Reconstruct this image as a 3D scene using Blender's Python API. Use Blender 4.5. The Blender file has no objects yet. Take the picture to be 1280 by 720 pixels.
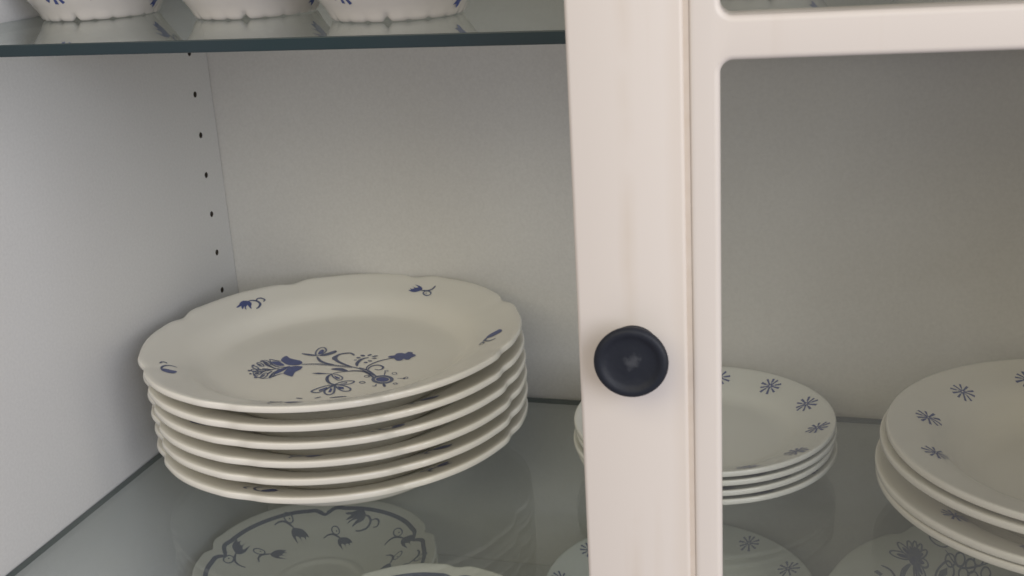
import bpy, bmesh, math, random
from mathutils import Vector, Matrix
rnd = random.Random(4)
S = bpy.context.scene
COL = S.collection
R = math.radians
MM = 0.001

# ------------------------------------------------------------ camera
cam = bpy.data.cameras.new('camera')
cam.sensor_width = 36.0
cam.lens = 36.0 * 1521.25 / 1280.0
cam.clip_start = 0.01
cam.clip_end = 50
cam_o = bpy.data.objects.new('camera', cam)
COL.objects.link(cam_o)
cam_o.location = (0.50987, -0.86025, 0.38452)
cam_o.rotation_euler = (1.2556, 0.0580, 0.2849)
cam.dof.use_dof = True
cam.dof.focus_distance = 0.66
cam.dof.aperture_fstop = 26.0
S.camera = cam_o

# ------------------------------------------------------------ room light
W = bpy.data.worlds.new('World')
S.world = W
W.use_nodes = True
bg = W.node_tree.nodes['Background']
bg.inputs[0].default_value = (1.0, 0.90, 0.96, 1)
bg.inputs[1].default_value = 0.345

def area(name, loc, target, sx, sy, power, color):
    l = bpy.data.lights.new(name, 'AREA')
    l.shape = 'RECTANGLE'; l.size = sx; l.size_y = sy
    l.energy = power; l.color = color
    o = bpy.data.objects.new(name, l)
    o.location = loc
    o.rotation_euler = (Vector(target) - Vector(loc)).to_track_quat('-Z', 'Y').to_euler()
    COL.objects.link(o)
    return o

area('window_light', (2.3, -2.2, 1.0), (0.3, -0.2, 0.1), 1.8, 1.8, 37, (0.74, 0.81, 1.0))
area('side_fill_light', (2.4, -1.3, 0.7), (0.1, -0.2, 0.1), 1.4, 1.4, 20, (0.98, 0.89, 0.70))  # added warm fill from the right, strength and colour solved by fitting
area('room_lamp_light', (-0.1, -2.4, 1.7), (0.4, -0.2, 0.15), 2.6, 1.6, 27, (0.98, 0.885, 0.64))

S.view_settings.view_transform = 'Standard'
S.view_settings.look = 'None'
S.view_settings.exposure = 0.0
S.view_settings.gamma = 1.0
S.render.engine = 'CYCLES'
S.cycles.use_denoising = True
S.cycles.max_bounces = 10
S.cycles.diffuse_bounces = 5
S.cycles.transparent_max_bounces = 24
S.cycles.sample_clamp_indirect = 4.0
S.cycles.caustics_reflective = False

# ------------------------------------------------------------ materials
def mat(name, base, rough=0.5, spec=0.5, noise=None, bump=None, coat=0.0):
    m = bpy.data.materials.new(name); m.use_nodes = True
    nt = m.node_tree; b = nt.nodes['Principled BSDF']
    b.inputs['Base Color'].default_value = (*base, 1)
    b.inputs['Roughness'].default_value = rough
    b.inputs['Specular IOR Level'].default_value = spec
    b.inputs['Coat Weight'].default_value = coat
    b.inputs['Coat Roughness'].default_value = 0.08
    tc = nt.nodes.new('ShaderNodeTexCoord')
    if noise:
        sc, c2, det = noise
        n = nt.nodes.new('ShaderNodeTexNoise'); n.inputs['Scale'].default_value = sc
        n.inputs['Detail'].default_value = det
        mx = nt.nodes.new('ShaderNodeMix'); mx.data_type = 'RGBA'
        mx.inputs[6].default_value = (*base, 1); mx.inputs[7].default_value = (*c2, 1)
        nt.links.new(tc.outputs['Object'], n.inputs['Vector'])
        nt.links.new(n.outputs['Fac'], mx.inputs[0])
        nt.links.new(mx.outputs[2], b.inputs['Base Color'])
    if bump:
        sc, st, dist = bump
        n = nt.nodes.new('ShaderNodeTexNoise'); n.inputs['Scale'].default_value = sc
        n.inputs['Detail'].default_value = 3
        bp = nt.nodes.new('ShaderNodeBump'); bp.inputs['Strength'].default_value = st
        bp.inputs['Distance'].default_value = dist
        nt.links.new(tc.outputs['Object'], n.inputs['Vector'])
        nt.links.new(n.outputs['Fac'], bp.inputs['Height'])
        nt.links.new(bp.outputs['Normal'], b.inputs['Normal'])
    return m

M_GLAZE = mat('cream_glaze', (0.87, 0.855, 0.785), 0.22, 0.5, (14, (0.80, 0.775, 0.70), 6), (60, 0.10, 0.0008), 0.15)
M_GLAZE2 = mat('white_glaze', (0.79, 0.80, 0.76), 0.22, 0.5, (14, (0.73, 0.74, 0.69), 6), (60, 0.10, 0.0008), 0.1)
M_BOWL = mat('bowl_glaze', (0.79, 0.755, 0.70), 0.2, 0.45, (22, (0.66, 0.62, 0.56), 5), (70, 0.15, 0.0008), 0.25)
M_BLUE = mat('cobalt_print', (0.08, 0.115, 0.32), 0.3, 0.4, (260, (0.05, 0.065, 0.19), 2))
M_LINE = mat('grey_blue_print', (0.08, 0.105, 0.21), 0.3, 0.4, (300, (0.15, 0.18, 0.28), 3))
M_INK = mat('dark_print', (0.055, 0.075, 0.165), 0.3, 0.4, (300, (0.10, 0.125, 0.23), 2))
M_NAVY = mat('navy_print', (0.05, 0.075, 0.26), 0.3, 0.4, (300, (0.08, 0.10, 0.22), 2))
M_FAINT = mat('pale_shade_print', (0.36, 0.35, 0.36), 0.3, 0.4, (300, (0.46, 0.45, 0.42), 3))  # stands in for faint shadows and reflections on the small bowls
M_WALL = mat('white_laminate', (0.74, 0.74, 0.73), 0.42, 0.35, (520, (0.62, 0.62, 0.61), 6), (900, 0.2, 0.0004))
M_BACK = mat('white_laminate_shaded', (0.725, 0.715, 0.68), 0.5, 0.3, (520, (0.60, 0.59, 0.555), 6), (900, 0.2, 0.0004))  # same white melamine as the sides; warmer, dimmer light put into colour
M_KNOB = mat('black_plastic', (0.007, 0.010, 0.017), 0.55, 0.35, (90, (0.014, 0.017, 0.026), 4), (350, 0.25, 0.0006))
M_WORN = mat('worn_plastic', (0.010, 0.012, 0.016), 0.6, 0.3, (300, (0.075, 0.08, 0.09), 5), (500, 0.4, 0.0008))
def wear_spot(m):
    nt = m.node_tree; b = nt.nodes['Principled BSDF']; N = nt.nodes.new; Lk = nt.links.new
    tc = N('ShaderNodeTexCoord'); no = N('ShaderNodeTexNoise'); no.inputs['Scale'].default_value = 420; no.inputs['Detail'].default_value = 3
    Lk(tc.outputs['Object'], no.inputs['Vector'])
    sb = N('ShaderNodeVectorMath'); sb.operation = 'SUBTRACT'; sb.inputs[1].default_value = (0.0004, -0.0135, 0.0003)
    Lk(tc.outputs['Object'], sb.inputs[0])
    ln = N('ShaderNodeVectorMath'); ln.operation = 'LENGTH'; Lk(sb.outputs[0], ln.inputs[0])
    ma = N('ShaderNodeMath'); ma.operation = 'MULTIPLY_ADD'; ma.inputs[1].default_value = -0.006
    Lk(no.outputs['Fac'], ma.inputs[0]); Lk(ln.outputs['Value'], ma.inputs[2])
    mr = N('ShaderNodeMapRange'); mr.inputs['From Min'].default_value = -0.0022; mr.inputs['From Max'].default_value = 0.0006
    mr.inputs['To Min'].default_value = 0.75; mr.inputs['To Max'].default_value = 0.0
    Lk(ma.outputs[0], mr.inputs['Value'])
    old = b.inputs['Base Color'].links[0].from_socket
    mx = N('ShaderNodeMix'); mx.data_type = 'RGBA'; mx.inputs[7].default_value = (0.06, 0.065, 0.075, 1)
    Lk(mr.outputs[0], mx.inputs[0]); Lk(old, mx.inputs[6]); Lk(mx.outputs[2], b.inputs['Base Color'])
wear_spot(M_KNOB)
M_STEEL = mat('pin_steel', (0.35, 0.35, 0.34), 0.35, 0.5)
M_STEEL.node_tree.nodes['Principled BSDF'].inputs['Metallic'].default_value = 0.9

def door_paint():
    m = mat('door_paint', (0.66, 0.615, 0.57), 0.38, 0.4)
    nt = m.node_tree; b = nt.nodes['Principled BSDF']; N = nt.nodes.new; Lk = nt.links.new
    tc = N('ShaderNodeTexCoord')
    mp = N('ShaderNodeMapping'); mp.inputs['Scale'].default_value = (110, 60, 5.0)
    Lk(tc.outputs['Object'], mp.inputs['Vector'])
    n1 = N('ShaderNodeTexNoise'); n1.inputs['Scale'].default_value = 1.0; n1.inputs['Detail'].default_value = 5
    Lk(mp.outputs[0], n1.inputs['Vector'])
    r1 = N('ShaderNodeValToRGB'); r1.color_ramp.elements[0].position = 0.60; r1.color_ramp.elements[1].position = 0.78
    Lk(n1.outputs['Fac'], r1.inputs['Fac'])
    # streaks of old grime run down the middle of the stile
    sx = N('ShaderNodeSeparateXYZ'); Lk(tc.outputs['Object'], sx.inputs[0])
    wob = N('ShaderNodeTexNoise'); wob.inputs['Scale'].default_value = 22
    Lk(tc.outputs['Object'], wob.inputs['Vector'])
    wm = N('ShaderNodeMath'); wm.operation = 'MULTIPLY_ADD'; wm.inputs[1].default_value = 0.006
    Lk(wob.outputs['Fac'], wm.inputs[0]); Lk(sx.outputs['X'], wm.inputs[2])
    d = N('ShaderNodeMath'); d.operation = 'SUBTRACT'; d.inputs[1].default_value = 0.0235
    Lk(wm.outputs[0], d.inputs[0])
    ab = N('ShaderNodeMath'); ab.operation = 'ABSOLUTE'; Lk(d.outputs[0], ab.inputs[0])
    mr = N('ShaderNodeMapRange'); mr.inputs['From Min'].default_value = 0.0; mr.inputs['From Max'].default_value = 0.0042
    mr.inputs['To Min'].default_value = 1; mr.inputs['To Max'].default_value = 0
    Lk(ab.outputs[0], mr.inputs['Value'])
    pz = N('ShaderNodeTexNoise'); pz.inputs['Scale'].default_value = 9; pz.inputs['Detail'].default_value = 4
    Lk(tc.outputs['Object'], pz.inputs['Vector'])
    pr = N('ShaderNodeValToRGB'); pr.color_ramp.elements[0].position = 0.46; pr.color_ramp.elements[1].position = 0.62
    Lk(pz.outputs['Fac'], pr.inputs['Fac'])
    mu = N('ShaderNodeMath'); mu.operation = 'MULTIPLY'; Lk(mr.outputs[0], mu.inputs[0]); Lk(pr.outputs['Color'], mu.inputs[1])
    ad = N('ShaderNodeMath'); ad.operation = 'MULTIPLY_ADD'; ad.inputs[1].default_value = 0.22
    Lk(r1.outputs['Color'], ad.inputs[0]); Lk(mu.outputs[0], ad.inputs[2])
    vo = N('ShaderNodeTexVoronoi'); vo.inputs['Scale'].default_value = 34; vo.inputs['Randomness'].default_value = 1.0
    Lk(tc.outputs['Object'], vo.inputs['Vector'])
    vr = N('ShaderNodeMapRange'); vr.inputs['From Min'].default_value = 0.012; vr.inputs['From Max'].default_value = 0.028
    vr.inputs['To Min'].default_value = 0.9; vr.inputs['To Max'].default_value = 0.0
    Lk(vo.outputs['Distance'], vr.inputs['Value'])
    a2 = N('ShaderNodeMath'); a2.operation = 'ADD'; Lk(ad.outputs[0], a2.inputs[0]); Lk(vr.outputs[0], a2.inputs[1]); ad = a2
    # grime and soft shading beside the groove, both put into the colour
    gx = N('ShaderNodeMath'); gx.operation = 'SUBTRACT'; gx.inputs[1].default_value = 0.0437; Lk(wm.outputs[0], gx.inputs[0])
    ga = N('ShaderNodeMath'); ga.operation = 'ABSOLUTE'; Lk(gx.outputs[0], ga.inputs[0])
    gr = N('ShaderNodeMapRange'); gr.inputs['From Min'].default_value = 0.001; gr.inputs['From Max'].default_value = 0.0055
    gr.inputs['To Min'].default_value = 0.32; gr.inputs['To Max'].default_value = 0.0; Lk(ga.outputs[0], gr.inputs['Value'])
    a3 = N('ShaderNodeMath'); a3.operation = 'ADD'; Lk(ad.outputs[0], a3.inputs[0]); Lk(gr.outputs[0], a3.inputs[1]); ad = a3
    sc = N('ShaderNodeMath'); sc.operation = 'MULTIPLY'; sc.inputs[1].default_value = 0.46; sc.use_clamp = True
    Lk(ad.outputs[0], sc.inputs[0])
    mx = N('ShaderNodeMix'); mx.data_type = 'RGBA'
    mx.inputs[6].default_value = (0.66, 0.615, 0.57, 1); mx.inputs[7].default_value = (0.50, 0.40, 0.29, 1)
    Lk(sc.outputs[0], mx.inputs[0]); Lk(mx.outputs[2], b.inputs['Base Color'])
    return m
M_DOOR = door_paint()
M_GRIME = mat('groove_grime', (0.64, 0.58, 0.52), 0.8, 0.1, (120, (0.54, 0.46, 0.38), 4))
M_CORE = mat('shaded_chipboard_core', (0.10, 0.085, 0.065), 0.9, 0.1, (900, (0.05, 0.04, 0.03), 3))  # chipboard, darkened so the shade of the pin holes sits in the colour

def glass(name, tint, f0=0.04, veil_smudge=0.0):
    m = bpy.data.materials.new(name); m.use_nodes = True
    nt = m.node_tree; nt.nodes.clear(); N = nt.nodes.new; Lk = nt.links.new
    g = N('ShaderNodeNewGeometry')
    dt = N('ShaderNodeVectorMath'); dt.operation = 'DOT_PRODUCT'
    Lk(g.outputs['Incoming'], dt.inputs[0]); Lk(g.outputs['Normal'], dt.inputs[1])
    ab = N('ShaderNodeMath'); ab.operation = 'ABSOLUTE'; Lk(dt.outputs['Value'], ab.inputs[0])
    iv = N('ShaderNodeMath'); iv.operation = 'SUBTRACT'; iv.inputs[0].default_value = 1; Lk(ab.outputs[0], iv.inputs[1])
    pw = N('ShaderNodeMath'); pw.operation = 'POWER'; pw.inputs[1].default_value = 5; Lk(iv.outputs[0], pw.inputs[0])
    fr = N('ShaderNodeMath'); fr.operation = 'MULTIPLY_ADD'; fr.inputs[1].default_value = 1 - f0; fr.inputs[2].default_value = f0
    Lk(pw.outputs[0], fr.inputs[0])
    t = N('ShaderNodeBsdfTransparent'); t.inputs[0].default_value = (*tint, 1)
    gl = N('ShaderNodeBsdfGlossy'); gl.inputs['Roughness'].default_value = 0.03; gl.inputs['Color'].default_value = (0.93, 0.97, 0.95, 1)
    mx = N('ShaderNodeMixShader'); Lk(fr.outputs[0], mx.inputs[0]); Lk(t.outputs[0], mx.inputs[1]); Lk(gl.outputs[0], mx.inputs[2])
    out = N('ShaderNodeOutputMaterial')
    if veil_smudge:
        df = N('ShaderNodeBsdfDiffuse'); df.inputs[0].default_value = (0.6, 0.62, 0.6, 1)  # smears and dust plus a pale veil put in to brighten the glass
        m2 = N('ShaderNodeMixShader')
        tc = N('ShaderNodeTexCoord'); n1 = N('ShaderNodeTexNoise'); n1.inputs['Scale'].default_value = 14; n1.inputs['Detail'].default_value = 6
        n1.inputs['Distortion'].default_value = 0.6
        Lk(tc.outputs['Object'], n1.inputs['Vector'])
        r1 = N('ShaderNodeMapRange'); r1.inputs['From Min'].default_value = 0.3; r1.inputs['From Max'].default_value = 0.75
        r1.inputs['To Min'].default_value = veil_smudge * 0.55; r1.inputs['To Max'].default_value = veil_smudge * 1.6
        Lk(n1.outputs['Fac'], r1.inputs['Value']); Lk(r1.outputs[0], m2.inputs[0])
        Lk(mx.outputs[0], m2.inputs[1]); Lk(df.outputs[0], m2.inputs[2]); Lk(m2.outputs[0], out.inputs[0])
    else:
        Lk(mx.outputs[0], out.inputs[0])
    return m
M_SHELF = glass('shelf_glass', (0.895, 0.918, 0.918), 0.045, 0.055)
M_PANE = glass('pane_glass', (0.95, 0.95, 0.93), 0.04, 0.022)
M_EDGE2 = mat('glass_edge_pale', (0.065, 0.09, 0.09), 0.3, 0.5)
M_EDGE = mat('glass_edge', (0.008, 0.034, 0.036), 0.3, 0.4, (11, (0.038, 0.050, 0.060), 5), (160, 0.2, 0.0006))

# ------------------------------------------------------------ helpers
def link(name, me, parent=None, mats=(), **props):
    o = bpy.data.objects.new(name, me); COL.objects.link(o)
    if me is not None:
        for m in mats: me.materials.append(m)
    if parent: o.parent = parent
    for k, v in props.items(): o[k] = v
    return o

def box(bm, x0, x1, y0, y1, z0, z1, bev=0.0, mi=0):
    x0, x1, y0, y1, z0, z1 = [v * MM for v in (x0, x1, y0, y1, z0, z1)]
    vs = [bm.verts.new((x, y, z)) for x in (x0, x1) for y in (y0, y1) for z in (z0, z1)]
    fs = []
    for q in ((0, 1, 3, 2), (4, 6, 7, 5), (0, 4, 5, 1), (2, 3, 7, 6), (0, 2, 6, 4), (1, 5, 7, 3)):
        f = bm.faces.new([vs[i] for i in q]); f.material_index = mi; fs.append(f)
    if bev:
        es = {e for f in fs for e in f.edges}
        bmesh.ops.bevel(bm, geom=list(es), offset=bev * MM, segments=3, profile=0.5, affect='EDGES')
    return fs

def tomesh(bm, name, smooth=False, angle=None):
    bmesh.ops.recalc_face_normals(bm, faces=bm.faces)
    me = bpy.data.meshes.new(name); bm.to_mesh(me); bm.free()
    if smooth or angle:
        for p in me.polygons: p.use_smooth = True
        if angle: me.set_sharp_from_angle(angle=R(angle))
    return me

def pchip(pts, step):
    """smooth interpolation (Catmull-Rom) through a list of 2-D control points"""
    out = []
    n = len(pts)
    for i in range(n - 1):
        p0 = pts[max(i - 1, 0)]; p1 = pts[i]; p2 = pts[i + 1]; p3 = pts[min(i + 2, n - 1)]
        L = math.hypot(p2[0] - p1[0], p2[1] - p1[1]); k = max(1, int(L / step))
        for j in range(k):
            t = j / k
            out.append(tuple(0.5 * (2 * p1[a] + (p2[a] - p0[a]) * t + (2 * p0[a] - 5 * p1[a] + 4 * p2[a] - p3[a]) * t * t
                       + (-p0[a] + 3 * p1[a] - 3 * p2[a] + p3[a]) * t ** 3) for a in (0, 1)))
    out.append(pts[-1])
    return out

def lathe(profile, seg, fr=None, fz=None):
    """closed-on-axis profile [(r, z)] in mm; fr(s, th) scales radius, fz(s, th) offsets height"""
    bm = bmesh.new(); rings = []
    for (r, z) in profile:
        if r < 1e-6:
            rings.append([bm.verts.new((0, 0, z * MM))]); continue
        ring = []
        for i in range(seg):
            th = 2 * math.pi * i / seg
            rr = r * (fr(r, th) if fr else 1.0); zz = z + (fz(r, th) if fz else 0.0)
            ring.append(bm.verts.new((rr * math.cos(th) * MM, rr * math.sin(th) * MM, zz * MM)))
        rings.append(ring)
    for a, b in zip(rings, rings[1:]):
        for i in range(seg):
            j = (i + 1) % seg
            if len(a) == 1 and len(b) == 1: continue
            if len(a) == 1: bm.faces.new((a[0], b[i], b[j]))
            elif len(b) == 1: bm.faces.new((a[i], b[0], a[j]))
            else: bm.faces.new((a[i], b[i], b[j], a[j]))
    return bm

def sstep(x, a, b):
    t = min(1, max(0, (x - a) / (b - a))); return t * t * (3 - 2 * t)

class Ware:
    """a plate kind: top profile, rim outline and the surface height used for its print"""
    def __init__(s, name, ctrl, foot, thick, lobes=0, depth=0.0, seg=180, phase=0.0):
        s.phase = R(phase)
        s.ctrl = ctrl; s.R = ctrl[-1][0]; s.lobes = lobes; s.depth = depth; s.name = name
        s.top = pchip(ctrl, 2.0)
        Rm, H = ctrl[-1]
        prof = list(s.top)
        rad = thick / 2
        # rolled lip
        for k in range(1, 8):
            a = math.pi / 2 - math.pi * k / 8
            prof.append((Rm + rad * 0.6 * max(0.0, math.cos(a)) ** 0.6, H - rad + rad * math.sin(a)))
        under = []
        for (r, z) in reversed(s.ctrl[:-1]):
            if r > foot + 6: under.append((r - 0.6, z - thick * (0.95 if r > foot + 18 else 0.9)))
        prof += pchip([(Rm - 1.5, H - thick)] + under + [(foot + 3.5, 2.2)], 3.0)
        zc = ctrl[0][1]
        prof += [(foot + 1.8, 0.4), (foot, 0), (foot - 1.8, 0), (foot - 3.6, 0.5), (foot - 5.5, min(3.4, zc * 0.4)), (0, min(3.4, zc * 0.4))]
        s.profile = prof
        s.seg = seg
    def out(s, th):
        if not s.lobes: return 0.0
        per = 2 * math.pi / s.lobes
        d = ((th - s.phase) % per) - per / 2
        dd = math.degrees(d)
        g = lambda x, w: math.exp(-(x / w) ** 2)
        return s.depth * (-1.0 * g(dd - 2.0, 3.4) + 0.30 * g(dd + 5.5, 3.2) - 0.45 * g(dd, 15) - 0.10 * g(dd - 12, 4))
    def fr(s, r, th):
        return 1 + s.out(th) / s.R * sstep(r, s.R * 0.70, s.R)
    def fz(s, r, th):
        if not s.lobes: return 0.0
        return 0.42 * s.out(th) * sstep(r, s.R * 0.72, s.R)
    def mesh(s):
        bm = lathe(s.profile, s.seg, s.fr, s.fz)
        return tomesh(bm, s.name, smooth=True)
    def z(s, x, y):
        r = math.hypot(x, y); th = math.atan2(y, x)
        q = r / s.fr(r, th)
        T = s.top
        if q <= T[0][0]: return T[0][1]
        for a, b in zip(T, T[1:]):
            if a[0] <= q <= b[0]:
                return a[1] + (b[1] - a[1]) * (q - a[0]) / max(1e-9, b[0] - a[0]) + s.fz(q, th)
        return T[-1][1] + s.fz(s.R, th)

LIFT = 0.28
def resample(pts, step, closed=False):
    P = list(pts) + ([pts[0]] if closed else [])
    out = [P[0]]
    for a, b in zip(P, P[1:]):
        L = math.hypot(b[0] - a[0], b[1] - a[1]); k = max(1, int(math.ceil(L / step)))
        for j in range(1, k + 1):
            out.append((a[0] + (b[0] - a[0]) * j / k, a[1] + (b[1] - a[1]) * j / k))
    return out

def smooth_line(pts, closed):
    if len(pts) < 3: return list(pts)
    if closed:
        e = [pts[-1]] + list(pts) + [pts[0], pts[1]]
        o = []
        for i in range(1, len(e) - 2):
            for t in (0, .25, .5, .75):
                o.append(tuple(0.5 * (2 * e[i][a] + (e[i + 1][a] - e[i - 1][a]) * t + (2 * e[i - 1][a] - 5 * e[i][a] + 4 * e[i + 1][a] - e[i + 2][a]) * t * t
                         + (-e[i - 1][a] + 3 * e[i][a] - 3 * e[i + 1][a] + e[i + 2][a]) * t ** 3) for a in (0, 1)))
        return o
    return pchip(list(pts), max(0.4, math.dist(pts[0], pts[1]) / 4))

def add_line(bm, pts, w, place, mi, closed=False, taper=True):
    P = smooth_line(pts, closed)
    P = resample(P, 2.5, closed)
    n = len(P); L = []; Rr = []
    for i, p in enumerate(P):
        a = P[max(0, i - 1)]; b = P[min(n - 1, i + 1)]
        if closed and i in (0, n - 1): a = P[-2]; b = P[1]
        dx, dy = b[0] - a[0], b[1] - a[1]; q = math.hypot(dx, dy) or 1
        t = i / (n - 1)
        ww = w * (0.66 if closed or not taper else 0.40 + 0.42 * math.sin(math.pi * min(1, max(0, t))))
        nx, ny = -dy / q * ww, dx / q * ww
        L.append(bm.verts.new(place(p[0] + nx, p[1] + ny))); Rr.append(bm.verts.new(place(p[0] - nx, p[1] - ny)))
    for i in range(n - 1):
        f = bm.faces.new((L[i], Rr[i], Rr[i + 1], L[i + 1])); f.material_index = mi

def add_fill(bm, pts, place, mi):
    """flat print with an outline of its own, cut fine so that it follows the glaze"""
    P = smooth_line(pts, True) if len(pts) > 4 else list(pts)
    t = bmesh.new()
    vs = [t.verts.new((x, y, 0)) for x, y in P]
    es = [t.edges.new((vs[i], vs[(i + 1) % len(vs)])) for i in range(len(vs))]
    bmesh.ops.triangle_fill(t, edges=es, use_beauty=True)
    for _ in range(3):
        long = [e for e in t.edges if e.calc_length() > 4.0]
        if not long: break
        bmesh.ops.subdivide_edges(t, edges=long, cuts=1)
        bmesh.ops.triangulate(t, faces=[f for f in t.faces if len(f.verts) > 3])
    mp = {v: bm.verts.new(place(v.co.x, v.co.y)) for v in t.verts}
    for f in t.faces:
        if f.calc_area() < 1e-7: continue
        try:
            g = bm.faces.new([mp[v] for v in f.verts]); g.material_index = mi
        except ValueError: pass
    t.free()

PRINT_MATS = (M_BLUE, M_LINE, M_INK, M_FAINT)
def motif_bm(bm, motif, place, xf=lambda x, y: (x, y), pale=False):
    for k, w, pts in motif:
        q = [xf(x, y) for x, y in pts]
        if k == 'L': add_line(bm, q, w, place, 3 if pale else 2)
        elif k == 'C': add_line(bm, q, w, place, 3 if pale else 1, closed=True)
        elif k == 'B': add_fill(bm, q, place, 3 if pale else 0)
        elif k == 'D': add_fill(bm, q, place, 3 if pale else 2)

def orient_up(me):
    # print always faces away from the clay
    return me

def print_mesh(name, motif, ware, xf=lambda x, y: (x, y), recolor=None):
    bm = bmesh.new()
    place = lambda x, y: (x * MM, y * MM, (ware.z(x, y) + LIFT) * MM)
    motif_bm(bm, motif, place, xf)
    bm.normal_update()
    bmesh.ops.reverse_faces(bm, faces=[f for f in bm.faces if f.normal.z < 0])
    me = bpy.data.meshes.new(name); bm.to_mesh(me); bm.free()
    for p in me.polygons: p.use_smooth = True
    for m in (recolor or PRINT_MATS): me.materials.append(m)
    return me

def star(n=10, r=7.0, seed=0, ws=1.0):
    rr = random.Random(seed); m = []
    for i in range(n):
        a = 2 * math.pi * (i + rr.uniform(-.12, .12)) / n
        r1 = r * rr.uniform(.86, 1.06)
        c, s_ = math.cos(a), math.sin(a)
        m.append(('L', 0.9, [(c * 0.6, s_ * 0.6), (c * r * .5, s_ * r * .5)]) if i % 2 else ('B', 0, [(c * .8 - s_ * .25, s_ * .8 + c * .25), (c * .8 + s_ * .25, s_ * .8 - c * .25), (c * r * .6 + s_ * .3, s_ * r * .6 - c * .3), (c * r * .6 - s_ * .3, s_ * r * .6 + c * .3)]))
        w = rr.uniform(.55, .75) * ws
        m.append(('D', 0, [(c * r * .45 - s_ * w * .7, s_ * r * .45 + c * w * .7), (c * r * .45 + s_ * w * .7, s_ * r * .45 - c * w * .7), (c * r1 + s_ * w, s_ * r1 - c * w), (c * r1 - s_ * w, s_ * r1 + c * w)]))
    return m

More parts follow.
